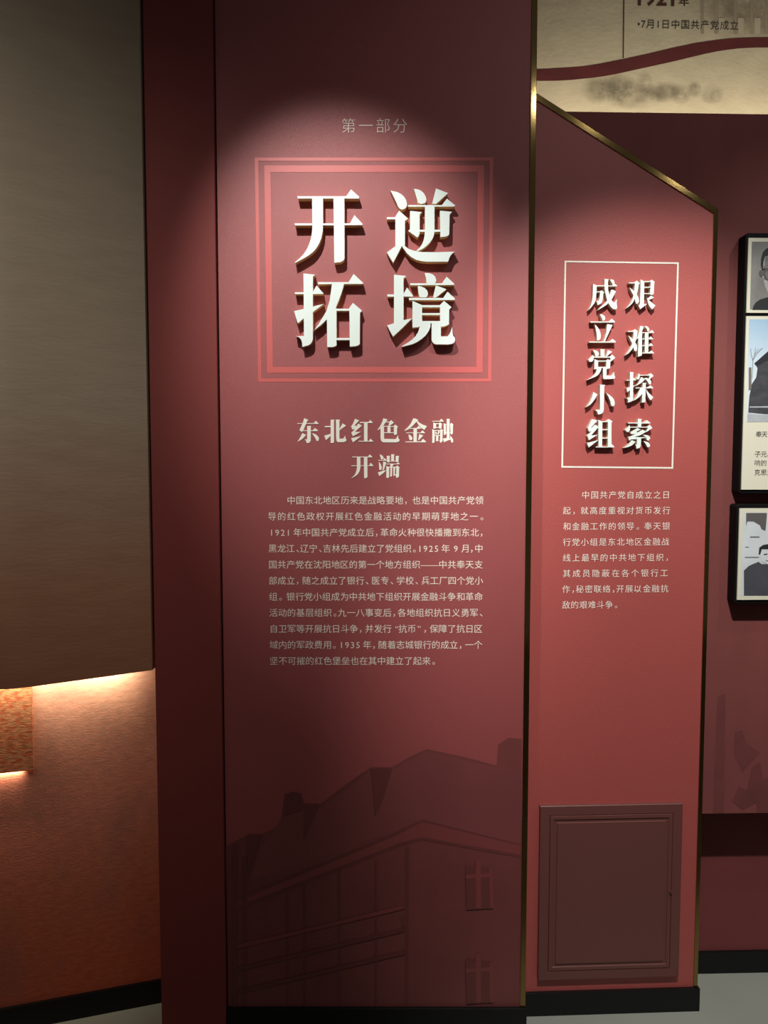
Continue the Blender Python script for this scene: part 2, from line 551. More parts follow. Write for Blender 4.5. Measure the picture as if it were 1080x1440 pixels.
G['索'] = [
 [(490,110),(610,125),(588,150),(585,350),(490,350)],
 [(215,218),(670,218),(745,150),(840,230),(835,245),(220,245)],
 [(265,290),(280,340),(270,440),(235,485),(180,470),(140,420),(200,370)],
 [(275,335),(770,335),(770,358),(275,358)],
 [(745,340),(820,280),(895,370),(730,480),(720,450),(770,380)],
 [(480,370),(570,410),(440,480),(500,490),(630,415),(725,475),(560,570),(390,620),(700,625),(700,640),(440,680),(300,685),(255,720),(230,630),(430,535),(310,540),(290,490)],
 [(640,555),(740,565),(790,585),(825,620),(835,660),(790,715),(745,705),(710,620)],
 [(470,650),(585,640),(575,860),(540,920),(455,945),(445,870),(420,830),(465,830)],
 [(325,705),(435,750),(330,850),(230,895),(115,920),(230,830)],
 [(645,730),(750,750),(795,780),(825,825),(830,870),(790,905),(750,890),(720,820)]]
G['东'] = [
 [(85,290),(740,290),(825,195),(940,300),(930,318),(95,315)],
 [(365,90),(535,155),(490,190),(330,560),(270,640),(170,570),(300,290)],
 [(310,575),(700,575),(785,480),(915,580),(905,602),(310,602)],
 [(482,400),(645,400),(625,430),(625,980),(590,1050),(540,1080),(455,1080),(450,1030),(420,970),(370,935),(482,930)],
 [(290,680),(440,760),(300,910),(200,975),(90,1030),(200,860)],
 [(675,690),(780,715),(850,755),(910,810),(955,890),(930,990),(860,1000),(800,870)]]
G['北'] = [
 [(340,145),(500,150),(470,200),(475,1050),(440,1080),(340,1080)],
 [(105,400),(345,400),(345,450),(110,450)],
 [(85,785),(345,715),(345,785),(150,970)],
 [(550,145),(715,150),(690,200),(690,905),(840,905),(890,840),(915,770),(940,905),(975,950),(955,1010),(870,1045),(620,1045),(575,1000),(560,900)],
 [(815,295),(960,385),(680,580),(680,545)]]
G['红'] = [
 [(235,110),(400,180),(205,385),(305,390),(360,305),(510,380),(225,640),(470,630),(150,815),(85,670),(235,520),(130,545),(75,415),(150,320)],
 [(75,890),(490,800),(150,1060)],
 [(425,240),(770,240),(840,160),(945,265),(935,280),(430,280)],
 [(595,260),(735,260),(735,1010),(595,1010)],
 [(370,995),(790,995),(850,905),(965,1010),(955,1025),(370,1025)]]
G['色'] = [
 [(315,90),(490,140),(430,220),(330,370),(220,480),(100,570),(85,550),(190,400),(270,240)],
 [(400,228),(560,228),(625,160),(740,270),(570,385),(520,390),(550,258),(400,258)],
 [(200,380),(340,400),(345,910),(800,925),(860,850),(905,760),(915,900),(975,950),(940,1020),(850,1055),(320,1055),(240,1010),(205,900)],
 [(320,400),(740,400),(790,340),(905,435),(865,470),(855,735),(750,765),(735,700),(740,430),(320,430)],
 [(480,390),(600,390),(600,660),(480,660)],
 [(330,655),(745,655),(745,685),(330,685)]]
G['金'] = [
 [(430,95),(500,100),(635,155),(540,250),(400,400),(240,530),(90,595),(85,575),(210,450),(330,310)],
 [(555,220),(595,190),(690,275),(800,340),(975,405),(870,560),(740,470),(640,360)],
 [(290,485),(570,478),(640,395),(740,490),(730,512),(300,512)],
 [(440,490),(580,490),(570,1020),(440,1020)],
 [(145,660),(720,660),(790,570),(905,665),(895,685),(150,685)],
 [(235,735),(320,770),(390,850),(395,920),(365,965),(290,965),(260,880)],
 [(670,725),(835,775),(650,970),(625,955)],
 [(110,1020),(740,1015),(815,915),(940,1010),(930,1050),(115,1050)]]
G['融'] = [
 [(100,200),(400,195),(470,110),(570,205),(560,225),(110,225)],
 [(150,260),(260,300),(260,490),(155,515)],
 [(250,290),(370,290),(420,250),(515,325),(485,350),(480,490),(430,510),(370,480),(375,330),(250,330)],
 [(250,450),(380,450),(380,480),(250,480)],
 [(110,525),(210,565),(205,1060),(110,1080)],
 [(200,565),(420,565),(465,515),(555,580),(525,610),(520,1010),(440,1075),(390,980),(420,960),(430,595),(200,595)],
 [(225,610),(280,640),(300,700),(280,745),(250,740)],
 [(345,600),(420,615),(345,760),(320,740)],
 [(210,762),(430,762),(430,790),(210,790)],
 [(265,780),(360,780),(350,1005),(265,1010)],
 [(565,285),(660,325),(660,735),(575,765)],
 [(650,325),(840,325),(840,345),(650,345)],
 [(825,320),(870,270),(960,345),(940,370),(930,715),(845,740)],
 [(650,650),(840,650),(840,680),(650,680)],
 [(690,110),(835,120),(805,150),(800,900),(690,900)],
 [(540,895),(690,885),(850,890),(850,930),(700,990),(580,1050)],
 [(820,770),(900,860),(950,960),(940,1050),(870,1055),(845,940)]]
G['端'] = [
 [(140,110),(230,145),(290,215),(300,270),(240,320),(190,305)],
 [(80,340),(280,340),(330,260),(415,340),(400,365),(85,365)],
 [(105,400),(190,520),(225,640),(210,725),(160,745),(125,725)],
 [(285,400),(405,430),(310,720),(255,770)],
 [(65,835),(240,780),(400,740),(300,850),(125,980)],
 [(425,165),(570,180),(540,205),(540,390),(490,450),(400,370),(425,360)],
 [(600,105),(740,115),(715,150),(715,385),(600,385)],
 [(780,170),(935,180),(900,205),(890,430),(850,430),(780,385)],
 [(530,375),(800,375),(800,400),(530,400)],
 [(395,485),(800,485),(880,440),(940,480),(930,505),(400,510)],
 [(565,500),(720,490),(630,600),(570,620)],
 [(405,570),(520,620),(515,1040),(405,1050)],
 [(510,605),(800,605),(840,550),(940,640),(915,660),(910,990),(870,1035),(795,1050),(790,970),(740,920),(800,900),(800,640),(510,640)],
 [(570,610),(640,610),(630,990),(560,1000)],
 [(685,620),(760,620),(740,960),(690,980)]]

def letter(name, ch, fr, org, scale, thick, mats, parent, label=None):
    bm = bmesh.new()
    for i, pts in enumerate(G[ch]):
        e = 0.00006 * i
        add_prism(bm, px_poly(fr, pts, thick, org, scale), -(thick - e), 0.0005, 0, 1)
    o = link(name, mesh_of(bm, name), mats, parent)
    if label:
        o['label'] = label
    return o

# ------------------------------------------------------------------ layout of the planes
p2_floor = on_z(740, 1430, 0)                          # foot of the second panel's skirting
HB = None
r_ = ray(740, 1398)
HB = EYE + r_.z * (p2_floor.y / r_.y)                  # skirting height
SK = 0.010                                             # skirting stands this far off
YAW2 = R(2.5)
F2 = Frame((p2_floor.x, p2_floor.y + SK), YAW2)
r_ = ray(530, 1419)
y1 = r_.y * (HB - EYE) / r_.z
F1 = Frame((0, y1 + SK), 0.0)
rw = on_z(983, 1369.6, 0)
FR = Frame((rw.x, rw.y + SK), R(1.7))                  # lower right wall
OVER = 0.10
FU = Frame(tuple((FR.world(0, -OVER, 0))[:2]), R(1.7))   # upper right wall, stands forward
FB = Frame(tuple((FR.world(0, 0.10, 0))[:2]), R(1.7))    # beige wall far behind the cove
la = on_z(225, 1410.7, 0)
r_ = ray(0, 1421)
t_ = (HB - EYE) / r_.z
lb = Vector((r_.x * t_, r_.y * t_, 0))
yawL = math.atan2(la.y - lb.y, la.x - lb.x)
FL = Frame(la, yawL)
FL = Frame(tuple(FL.world(0, SK, 0)[:2]), yawL)
TOP = 3.4
print('HB', HB, 'P2', F2.o, 'P1', F1.o, 'R', FR.o, 'L', FL.o, math.degrees(yawL))

# ------------------------------------------------------------------ floor
bm = bmesh.new()
vv = [bm.verts.new(p) for p in ((-4, -2.5, 0), (4, -2.5, 0), (4, 3.2, 0), (-4, 3.2, 0))]
bm.faces.new(vv)
tag(link('floor', mesh_of(bm, 'floor'), M['concrete']), 'grey polished concrete floor along the foot of the walls', 'floor', kind='structure')

# ------------------------------------------------------------------ title panel
P1 = thing('title_panel', F1, 'tall dark red exhibition panel with four large raised white characters and a printed building', 'display panel')
xL = F1.uv(310, 600)[0]
xR = F1.uv(748.6, 600)[0]
xG = F1.uv(740.5, 600)[0]
prism('board', rect(xL, xG + 0.002, 0.0, TOP), 0, 0.045, M['red1'], P1)
prism('edge_trim', rect(xG, xR, HB, TOP), -0.003, 0.045, M['gold'], P1, bevel=0.0012)
prism('baseboard', rect(xL - 0.002, xR + 0.002, 0.0, HB), -SK, 0.04, M['black'], P1, bevel=0.0012)

# printed building at the foot of the panel
PO = (300, 1000); PS = 2.348
LAY = [0]
def flat_b(name, polys, material, parent):
    LAY[0] += 1
    return flat(name, polys, -0.0005 - 0.00012 * LAY[0], material, parent)
def p1(pts, off=0.0004):
    return px_poly(F1, pts, off, PO, PS)
sil = flat('building_print', [p1([(40,450),(60,435),(120,405),(165,405),(220,375),(232,300),(235,275),(262,266),(290,272),(300,305),(355,305),(440,240),(520,185),(590,185),(650,150),(705,125),(830,152),(935,180),(940,110),(975,88),(1018,92),(1018,984),(50,984)])], -0.0004, M['m_dark'], P1)
flat_b('roof_slope', [p1([(120,560),(150,470),(240,330),(290,330),(340,330),(450,250),(520,195),(590,195),(705,132),(935,186),(1016,200),(1016,440),(690,362),(600,398)], 0.0006)], M['m_roof'], sil)
flat_b('eave', [p1([(70,632),(605,410),(690,366),(1015,442),(1015,474),(690,416),(615,436),(70,652)], 0.0008)], M['m_light'], sil)
flat_b('eave_line', [p1([(70,615),(600,402),(690,358),(1015,440),(1015,444),(690,366),(605,410),(70,628)], 0.001)], M['m_line'], sil)
flat_b('eave_line', [p1([(70,650),(612,436),(690,416),(1015,474),(1015,484),(690,426),(618,446),(70,664)], 0.001)], M['m_line'], sil)
flat_b('corner_pipe', [p1([(634,450),(646,446),(644,980),(632,980)], 0.001), p1([(618,680),(640,672),(640,712),(622,716)], 0.0011)], M['m_line'], sil)
for a, b, wd in ((60, 440, 22), (95, 480, 16), (240, 590, 8), (298, 575, 6), (412, 530, 8), (535, 495, 6)):
    flat_b('pilaster', [p1([(a, b), (a + wd, b - 4), (a + wd, 982), (a, 982)], 0.001)], M['m_line'], sil)
flat_b('chimney', [p1([(232,300),(238,274),(262,266),(290,272),(294,325),(236,345)], 0.001)], M['m_line'], sil)
flat_b('chimney', [p1([(520,190),(590,190),(560,290),(535,345)], 0.001)], M['m_line'], sil)
flat_b('chimney', [p1([(110,410),(160,410),(130,500),(118,560)], 0.001)], M['m_line'], sil)
flat_b('chimney', [p1([(300,310),(350,310),(300,420)], 0.001)], M['m_line'], sil)
for y0 in (700, 775, 850):
    s = (y0 - 640) * 0.4
    flat_b('string_course', [p1([(80, y0 + 70), (632, y0 - 60), (632, y0 - 48), (80, y0 + 84)], 0.0012)], M['m_light' if y0 == 700 else 'm_line'], sil)
for y0 in (490, 800):
    flat_b('window', [p1([(832, y0 + 20), (918, y0 + 30), (922, y0 + 160), (836, y0 + 165)], 0.001)], M['m_line'], sil)
    flat_b('window_bar', [p1([(866, y0), (882, y0), (884, y0 + 160), (868, y0 + 160)], 0.0012), p1([(832, y0 + 50), (920, y0 + 44), (920, y0 + 56), (832, y0 + 62)], 0.0013), p1([(912, y0 + 30), (922, y0 + 30), (924, y0 + 160), (914, y0 + 160)], 0.0013)], M['m_light'], sil)

# double printed border
def border(name, fr, outer, inner, y, material, parent):
    polys = []
    for i in range(4):
        j = (i + 1) % 4
        polys.append([fr.uv(*outer[i], -y), fr.uv(*outer[j], -y), fr.uv(*inner[j], -y), fr.uv(*inner[i], -y)])
    return flat(name, polys, y, material, parent, step=0.0)
border('border_line', F1, [(358.3,221.6),(693.6,221.4),(690.8,536.6),(363,537)], [(363.2,226.2),(688.6,226),(686.2,532.2),(367.4,532.4)], -0.0005, M['line'], P1)
border('border_line', F1, [(371.7,232.6),(680.8,232.4),(678.6,524),(375.6,524.4)], [(380.4,242),(671.8,241.8),(670,515.8),(383.6,516)], -0.0005, M['line'], P1)

text_line('heading_text', '第一部分', F1, 480.7, 572.4, 177, 19.5, -0.0006, M['text'], P1, offset=-0.012)
T1 = 0.022
for ch, org in (('开', (400, 250)), ('逆', (530, 250)), ('拓', (400, 370)), ('境', (530, 370))):
    letter('raised_letter', ch, F1, org, 8.308, T1, [M['white'], M['side']], P1, 'thick raised white character ' + ch)
T3 = 0.0014
for i, ch in enumerate('东北红色金融'):
    letter('subtitle_letter', ch, F1, ((415, 453, 491, 528, 566, 604)[i], 585), 28.42, T3, [M['cream'], M['cream']], P1, 'small cream subtitle character ' + ch)
letter('subtitle_letter', '开', F1, (489.2, 633.7), 25.5, T3, [M['cream'], M['cream']], P1, 'small cream subtitle character 开')
letter('subtitle_letter', '端', F1, (529, 635), 28.42, T3, [M['cream'], M['cream']], P1, 'small cream subtitle character 端')
rows1 = [
 ('中国东北地区历来是战略要地，也是中国共产党领', 404, 679.6),
 ('导的红色政权开展红色金融活动的早期萌芽地之一。', 377.3, 678.5),
 ('1921 年中国共产党成立后，革命火种很快播撒到东北，', 378, 678.5),
 ('黑龙江、辽宁、吉林先后建立了党组织。1925 年 9 月，中', 378, 678.8),
 ('国共产党在沈阳地区的第一个地方组织——中共奉天支', 378.2, 678.6),
 ('部成立，随之成立了银行、医专、学校、兵工厂四个党小', 378.4, 678.8),
 ('组。银行党小组成为中共地下组织开展金融斗争和革命', 378.8, 678.4),
 ('活动的基层组织。九一八事变后，各地组织抗日义勇军、', 379.2, 677.5),
 ('自卫军等开展抗日斗争，并发行“抗币”，保障了抗日区', 379.6, 678.2),
 ('域内的军政费用。1935 年，随着志城银行的成立，一个', 379.6, 677.8),
 ('坚不可摧的红色堡垒也在其中建立了起来。', 379.8, 610.4)]
for i, (s, a, b) in enumerate(rows1):
    set_line('text_line', s, F1, a, b, 703.8 + 22.58 * i, 10.9, 12.5, -0.0006, M['text'], P1)

# ------------------------------------------------------------------ red pillar between left wall and title panel
FP = Frame((0, F1.o.y - 0.012), 0.0)
xa = FP.uv(211.5, 600)[0]
xb = FP.uv(306.6, 600)[0]
pil = thing('pillar', FP, 'plain dark red pillar at the left edge of the title panel', 'pillar', kind='structure')
prism('pillar_face', rect(xa, xb, 0, TOP), 0, 0.10, M['pillar'], pil, bevel=0.0015)

# ------------------------------------------------------------------ second panel with slanting top
P2 = thing('section_panel', F2, 'bright red exhibition panel with a slanting brass-edged top and small white box of characters', 'display panel')
x0 = F2.uv(735, 700)[0]
xo = F2.uv(1002, 580)[0]
xi = F2.uv(996, 580)[0]
A = F2.uv(757, 133); B = F2.uv(1011, 295)
sl = (B[1] - A[1]) / (B[0] - A[0])
zt = lambda x: A[1] + sl * (x - A[0])
tw = 0.0185
prism('board', [(x0, 0), (xi + 0.001, 0), (xi + 0.001, zt(xi) - tw + 0.001), (x0, zt(x0) - tw + 0.001)], 0, 0.04, M['red2'], P2)
nz = tw
prism('edge_trim', [(x0, zt(x0) - nz), (xi, zt(xi) - nz), (xo, zt(xo)), (x0, zt(x0))], -0.003, 0.04, M['gold'], P2, bevel=0.0012)
prism('edge_trim', [(xi, HB), (xo, HB), (xo, zt(xo)), (xi, zt(xi) - nz)], -0.003, 0.04, M['gold'], P2, bevel=0.0012)
prism('baseboard', rect(x0, xo + 0.004, 0, HB), -SK, 0.04, M['black'], P2, bevel=0.0012)
border('border_line', F2, [(794,366.6),(954.6,369),(946.6,659.2),(789.4,657.6)], [(796.2,368.8),(952.2,371.2),(944.4,656.8),(791.8,655.4)], -0.0008, M['cream'], P2)
T2 = 0.015
for ch, org in (('成', (820, 385)), ('立', (820, 435)), ('党', (820, 485)), ('小', (820, 535)), ('组', (820, 583)),
                ('艰', (875, 385)), ('难', (875, 452)), ('探', (875, 518)), ('索', (872, 583))):
    letter('raised_letter', ch, F2, org, 19.636, T2, [M['white'], M['side2']], P2, 'raised white character ' + ch)
rows2 = [
 ('中国共产党自成立之日', 818.5, 941.9), ('起，就高度重视对货币发行', 791.9, 942.2), ('和金融工作的领导。奉天银', 791.9, 941.9),
 ('行党小组是东北地区金融战', 791.9, 941), ('线上最早的中共地下组织，', 791.9, 939.6), ('其成员隐蔽在各个银行工', 791.8, 940),
 ('作，秘密联络，开展以金融抗', 791, 939.5), ('敌的艰难斗争。', 791, 867)]
for i, (s, a, b) in enumerate(rows2):
    set_line('text_line', s, F2, a, b, 696.3 + 22.1 * i, 10.2, 12.5, -0.0008, M['text2'], P2)

# steel access door with stepped mouldings
D = thing('access_door', F2, 'dark maroon steel access door with stepped mouldings set low in the bright red panel', 'access door')
TD = 0.012
c = [F2.uv(759.4, 1134, TD), F2.uv(960, 1130.4, TD), F2.uv(954.8, 1375, TD), F2.uv(757.2, 1377.6, TD)]
dx0 = (c[0][0] + c[3][0]) / 2; dx1 = (c[1][0] + c[2][0]) / 2
dz1 = (c[0][1] + c[1][1]) / 2; dz0 = (c[2][1] + c[3][1]) / 2
def ring_mesh(x0, x1, z0, z1, rings, y_back, name):
    bm = bmesh.new()
    loops = []
    allr = [(0, y_back)] + rings
    for ins, y in allr:
        loops.append([bm.verts.new(p) for p in ((x0 + ins, y, z0 + ins), (x1 - ins, y, z0 + ins), (x1 - ins, y, z1 - ins), (x0 + ins, y, z1 - ins))])
    for a, b in zip(loops[:-1], loops[1:]):
        for i in range(4):
            j = (i + 1) % 4
            bm.faces.new((a[i], a[j], b[j], b[i]))
    bm.faces.new(loops[-1])
    bm.faces.new(loops[0][::-1])
    return mesh_of(bm, name)
wpx = (dx1 - dx0) / 200
link('door_frame', ring_mesh(dx0, dx1, dz0, dz1, [(0, -TD + 0.0012), (0.0012, -TD), (13 * wpx, -TD), (13.6 * wpx, -TD + 0.003), (14.2 * wpx, -TD + 0.003)], -0.0005, 'door_frame'), M['door'], D)
g = 14.0 * wpx
link('door_leaf', ring_mesh(dx0 + g, dx1 - g, dz0 + g, dz1 - g, [(0, -TD + 0.001), (0.0008, -TD - 0.001), (5.0 * wpx, -TD - 0.001), (5.6 * wpx, -TD + 0.0012), (9.6 * wpx, -TD + 0.0012), (10.2 * wpx, -TD - 0.0012)], -0.004, 'door_leaf'), M['door'], D)
kx, kz = F2.uv(942.3, 1254, TD)
bm = bmesh.new()
bmesh.ops.create_cone(bm, cap_ends=True, segments=16, radius1=0.0042, radius2=0.0032, depth=0.006, matrix=Matrix.Translation((kx, -TD - 0.002, kz)) @ Matrix.Rotation(math.pi / 2, 4, 'X'))
link('lock', mesh_of(bm, 'lock'), mat('lock_metal', srgb(130, 80, 66), 0.35, metal=0.6), D)

# ------------------------------------------------------------------ right wall: plinth, forward upper layer, beige cove wall
XR = 2.4
low = thing('wall_right', FR, 'lower red wall set back beneath the picture wall', 'wall', kind='structure')
prism('wall_face', rect(-0.35, XR, 0, 1.1), 0, 0.08, M['redlow'], low)
bb = thing('baseboard_right', FR, 'black skirting along the right wall', 'baseboard', kind='structure')
prism('skirting', rect(-0.35, XR, 0, HB), -SK, 0.001, M['black'], bb)
up = thing('wall_back', FU, 'dark red picture wall standing forward with a lit cove above', 'wall', kind='structure')
zt0 = FU.uv(940, 158.8)[1]
zb0 = FU.uv(1040, 1143.5)[1]
prism('wall_face', rect(-0.62, XR, zb0, zt0), 0, 0.05, M['redwall'], up)
# mural shading on the picture wall (printed columns and ruins)
M['wprint'] = mat('wall_print_dark', srgb(116, 62, 60), 0.7, var=0.14, vscale=(8, 8, 8), bump=0.4, bscale=(240, 240, 300), spec=0.3)
WO = (940, 850); WS = 4.8
wp = lambda pts: px_poly(FU, pts, 0.0005, WO, WS)
flat('ruin_print', [wp([(330,620),(385,600),(375,1405),(300,1405)])], -0.0005, M['wprint'], up)
flat('ruin_print', [wp([(430,1330),(470,1230),(530,1250),(560,1100),(620,1060),(640,1180),(720,1150),(800,1250),(800,1400),(600,1400),(590,1340),(500,1390)])], -0.0005, M['wprint'], up)
flat('ruin_print', [wp([(450,860),(500,850),(520,930),(620,1000),(500,1130),(440,1000)])], -0.0005, M['wprint'], up)

bg = thing('wall_beige', FB, 'beige paper wall above the cove with a wavy dark red timeline ribbon', 'wall', kind='structure')
M['beige'] = gradient_mat('beige_paper', [(0, srgb(206, 196, 168)), (1, srgb(196, 186, 160))], 2.0, 3.4, rough=0.8, var=0.07, vscale=(14, 14, 22), bump=0.8, bscale=(70, 70, 90))
prism('wall_face', rect(-1.4, XR, zt0 - 0.25, TOP), 0, 0.06, M['beige'], bg)
bo = (740, 0); bs = 3.176
bp = lambda pts, off=0.0006: px_poly(FB, pts, off, bo, bs)
ru = [(20,310),(55,308),(100,306),(150,303),(200,300),(250,296),(300,289),(340,282),(400,270),(450,260),(550,238),(650,214),(750,193),(800,185),(850,178),(900,172),(950,169),(1010,167),(1080,166),(1180,170),(1300,182)]
rl = [(20,361),(55,361),(100,361),(150,360),(200,357),(250,352),(300,347),(350,340),(400,331),(450,320),(550,298),(650,276),(750,252),(800,240),(850,230),(900,222),(950,216),(1010,213),(1080,212),(1180,216),(1300,228)]
quads = [bp([ru[i], ru[i + 1], rl[min(i + 1, len(rl) - 1)], rl[i]]) for i in range(len(ru) - 1)]
flat('timeline_ribbon', quads, -0.0006, M['darkred_ink'], bg, step=0)
flat('timeline_tick', [bp([(434,-120),(440,-120),(435.5,260),(430.5,260)])], -0.0008, M['brown_ink'], bg)
text_line('timeline_text', '•7月1日中国共产党成立', FB, 896.6, 1038.6, 33.8, 12.2, -0.0008, M['ink'], bg)
def soft_mat(name, col, gain=1.6, amt=0.9, scale=34):
    m = mat(name, col, 0.8, spec=0.2)
    nt = m.node_tree
    b = nt.nodes['Principled BSDF']
    tc = nt.nodes.new('ShaderNodeTexCoord')
    ln = nt.nodes.new('ShaderNodeVectorMath')
    ln.operation = 'LENGTH'
    nt.links.new(tc.outputs['UV'], ln.inputs[0])
    n = nt.nodes.new('ShaderNodeTexNoise')
    n.inputs['Scale'].default_value = scale
    n.inputs['Detail'].default_value = 6
    n.inputs['Roughness'].default_value = 0.65
    nt.links.new(tc.outputs['Object'], n.inputs['Vector'])
    mr = nt.nodes.new('ShaderNodeMapRange')
    mr.inputs[1].default_value = 0.28
    mr.inputs[2].default_value = 0.68
    nt.links.new(n.outputs[0], mr.inputs[0])
    m1 = nt.nodes.new('ShaderNodeMath')
    m1.operation = 'MULTIPLY_ADD'
    m1.inputs[1].default_value = -gain
    m1.inputs[2].default_value = gain
    m1.use_clamp = True
    nt.links.new(ln.outputs['Value'], m1.inputs[0])
    m2 = nt.nodes.new('ShaderNodeMath')
    m2.operation = 'MULTIPLY'
    nt.links.new(m1.outputs[0], m2.inputs[0])
    nt.links.new(mr.outputs[0], m2.inputs[1])
    m3 = nt.nodes.new('ShaderNodeMath')
    m3.operation = 'MULTIPLY'
    m3.inputs[1].default_value = amt
    nt.links.new(m2.outputs[0], m3.inputs[0])
    nt.links.new(m3.outputs[0], b.inputs['Alpha'])
    return m
M['mist'] = soft_mat('ink_wash_mountain', srgb(136, 129, 112), 1.8, 0.55, 20)
BL = [0]
def soft_blob(name, x0, x1, y0, y1, material, parent):
    BL[0] += 1
    o = flat(name, [bp([(x0, y1), (x1, y1), (x1, y0), (x0, y0)], 0.0003)], -0.0003 - 0.00002 * BL[0], material, parent)
    uv = o.data.uv_layers.new(name='UVMap')
    for lp in o.data.loops:
        co = o.data.vertices[lp.vertex_index].co
        xs = [v.co.x for v in o.data.vertices]; zs = [v.co.z for v in o.data.vertices]
        uv.data[lp.index].uv = ((co.x - min(xs)) / (max(xs) - min(xs)) * 2 - 1, (co.z - min(zs)) / (max(zs) - min(zs)) * 2 - 1)
    return o
for a in ((240, 420, 330, 470), (330, 500, 325, 450), (490, 565, 312, 430), (520, 720, 362, 460), (640, 740, 372, 470), (715, 790, 360, 440), (775, 885, 376, 470), (300, 640, 360, 490)):
    soft_blob('mountain_print', *a, M['mist'], bg)
# faint columned building printed at the upper right
M['f2'] = mat('faint_print_light', srgb(192, 182, 158), 0.8)
M['f1s'] = soft_mat('faint_colonnade_wash', srgb(140, 128, 108), 2.2, 0.6, 20)
fb = soft_blob('colonnade_print', 715, 1330, -260, 200, M['f1s'], bg)
M['f3'] = mat('faint_print_dark', srgb(164, 150, 128), 0.8, var=0.08, vscale=(12, 12, 6))
for a in (780, 842, 927, 1000, 1065, 1130, 1200):
    flat('column_print', [bp([(a,-100),(a+14,-100),(a+14,150),(a,152)], 0.0006)], -0.0006, M['f3'], fb)
for a in (860, 945, 1020, 1090, 1160):
    flat('arch_print', [bp([(a,80),(a+26,80),(a+26,150),(a,152)], 0.0006)], -0.0006, M['f2'], fb)
# big year, cut by the top of the photograph
def year_line(s, px0, px1, py_bottom, h_px, off):
    x_a, zb_ = FB.uv(px0, py_bottom); x_b, _ = FB.uv(px1, py_bottom)
    _, z_t = FB.uv(px0, py_bottom - h_px)
    me = text_mesh(s, 1.05, off)
    q = bounds(me)
    for v in me.vertices:
        v.co = (x_a + (v.co.x - q[0]) / (q[1] - q[0]) * (x_b - x_a), -0.0008, zb_ + (v.co.y - q[2]) / (q[3] - q[2]) * (z_t - zb_))
    me.materials.clear()
    return link('year_text', me, M['brown_ink'], bg)
year_line('1921', 896.5, 948, 8.6, 22, 0.03)
year_line('年', 954, 968.5, 8.8, 14, 0.01)

# cove light behind the top of the picture wall
a = FU.world(-0.6, 0.075, zt0 - 0.06); b = FU.world(XR - 0.1, 0.075, zt0 - 0.06)
strip_light('cove_light', a, b, (0, 0.1, 1), 0.02, 6.4, (1.0, 0.9, 0.70))

# ------------------------------------------------------------------ left wall layers
wl = thing('wall_left', FL, 'peach to orange paper mural wall on the left', 'wall', kind='structure')
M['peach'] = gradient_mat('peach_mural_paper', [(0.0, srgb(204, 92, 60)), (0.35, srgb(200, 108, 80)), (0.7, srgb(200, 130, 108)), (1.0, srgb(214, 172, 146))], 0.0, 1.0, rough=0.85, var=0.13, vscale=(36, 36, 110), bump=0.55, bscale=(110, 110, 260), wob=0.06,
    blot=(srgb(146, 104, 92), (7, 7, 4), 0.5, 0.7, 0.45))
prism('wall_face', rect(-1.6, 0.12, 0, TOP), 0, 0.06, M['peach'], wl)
bl = thing('baseboard_left', FL, 'black skirting along the left wall', 'baseboard', kind='structure')
prism('skirting', rect(-1.6, 0.12, 0, HB), -SK, 0.001, M['black'], bl)

# raised block on the left wall
blk = thing('wall_block', FL, 'orange textured relief block standing out of the left mural wall', 'wall panel')
M['block'] = gradient_mat('orange_mural_paper', [(0, srgb(180, 112, 80)), (1, srgb(206, 152, 106))], 0.6, 0.95, rough=0.85, var=0.3, vscale=(60, 60, 130), bump=0.7, bscale=(110, 110, 260), blot=(srgb(186, 84, 54), (55, 55, 120), 0.45, 0.62, 0.8))
TB = 0.016
bx1, bz0 = FL.uv(47.5, 1083, TB)
prism('block_face', rect(-1.5, bx1, bz0, 1.35), -TB, -TB + 0.005, M['block'], blk, bevel=0.001)
prism('block_end', rect(bx1 - 0.005, bx1 - 0.0005, bz0 + 0.0005, 1.35), -TB + 0.005, 0.0, M['block'], blk)

# overhanging upper layer: curved in plan
edge = [(214, 942.4), (190, 945.8), (160, 950), (130, 954.1), (100, 958.2), (75, 961.6), (50, 965), (38, 966.5), (28, 967.8), (18, 968.7), (8, 969.3), (0, 969.4), (-12, 969.3)]
r0 = ray(*edge[0])
base_y = FL.world(0, 0, 0).y - 0.13
zS = EYE + r0.z * (base_y / r0.y)
plan = [on_z(x, y, zS) for x, y in edge]
d = (plan[-1] - plan[-2]).normalized()
last = plan[-1]
for k in range(1, 9):                      # beyond the picture the sheet runs on, bending gently
    ang = -0.02 * k
    d2 = Vector((d.x * math.cos(ang) - d.y * math.sin(ang), d.x * math.sin(ang) + d.y * math.cos(ang), 0))
    last = last + d2 * 0.09
    plan.append(last.copy())
bm = bmesh.new()
back = [p + Vector((0.0, 0.03, 0)) for p in plan]
for i in range(len(plan) - 1):
    a, b = plan[i], plan[i + 1]
    c2, d2 = back[i], back[i + 1]
    for q in (((a, zS), (b, zS), (b, TOP), (a, TOP)), ((c2, zS), (d2, zS), (d2, TOP), (c2, TOP)), ((a, zS), (b, zS), (d2, zS), (c2, zS)), ((a, TOP), (b, TOP), (d2, TOP), (c2, TOP))):
        bm.faces.new([bm.verts.new((p.x, p.y, z)) for p, z in q])
a, c2 = plan[0], back[0]
bm.faces.new([bm.verts.new(p) for p in ((a.x, a.y, zS), (c2.x, c2.y, zS), (c2.x, c2.y, TOP), (a.x, a.y, TOP))])
bmesh.ops.remove_doubles(bm, verts=bm.verts, dist=1e-5)
M['grey'] = gradient_mat('grey_mural_paper', [(0.0, srgb(168, 112, 84)), (0.25, srgb(174, 126, 98)), (0.45, srgb(174, 140, 116)), (0.75, srgb(172, 156, 136)), (1.0, srgb(164, 150, 130))], zS, zS + 1.0, rough=0.8, var=0.05, vscale=(8, 8, 40), bump=0.7, bscale=(40, 40, 160), wob=0.1)
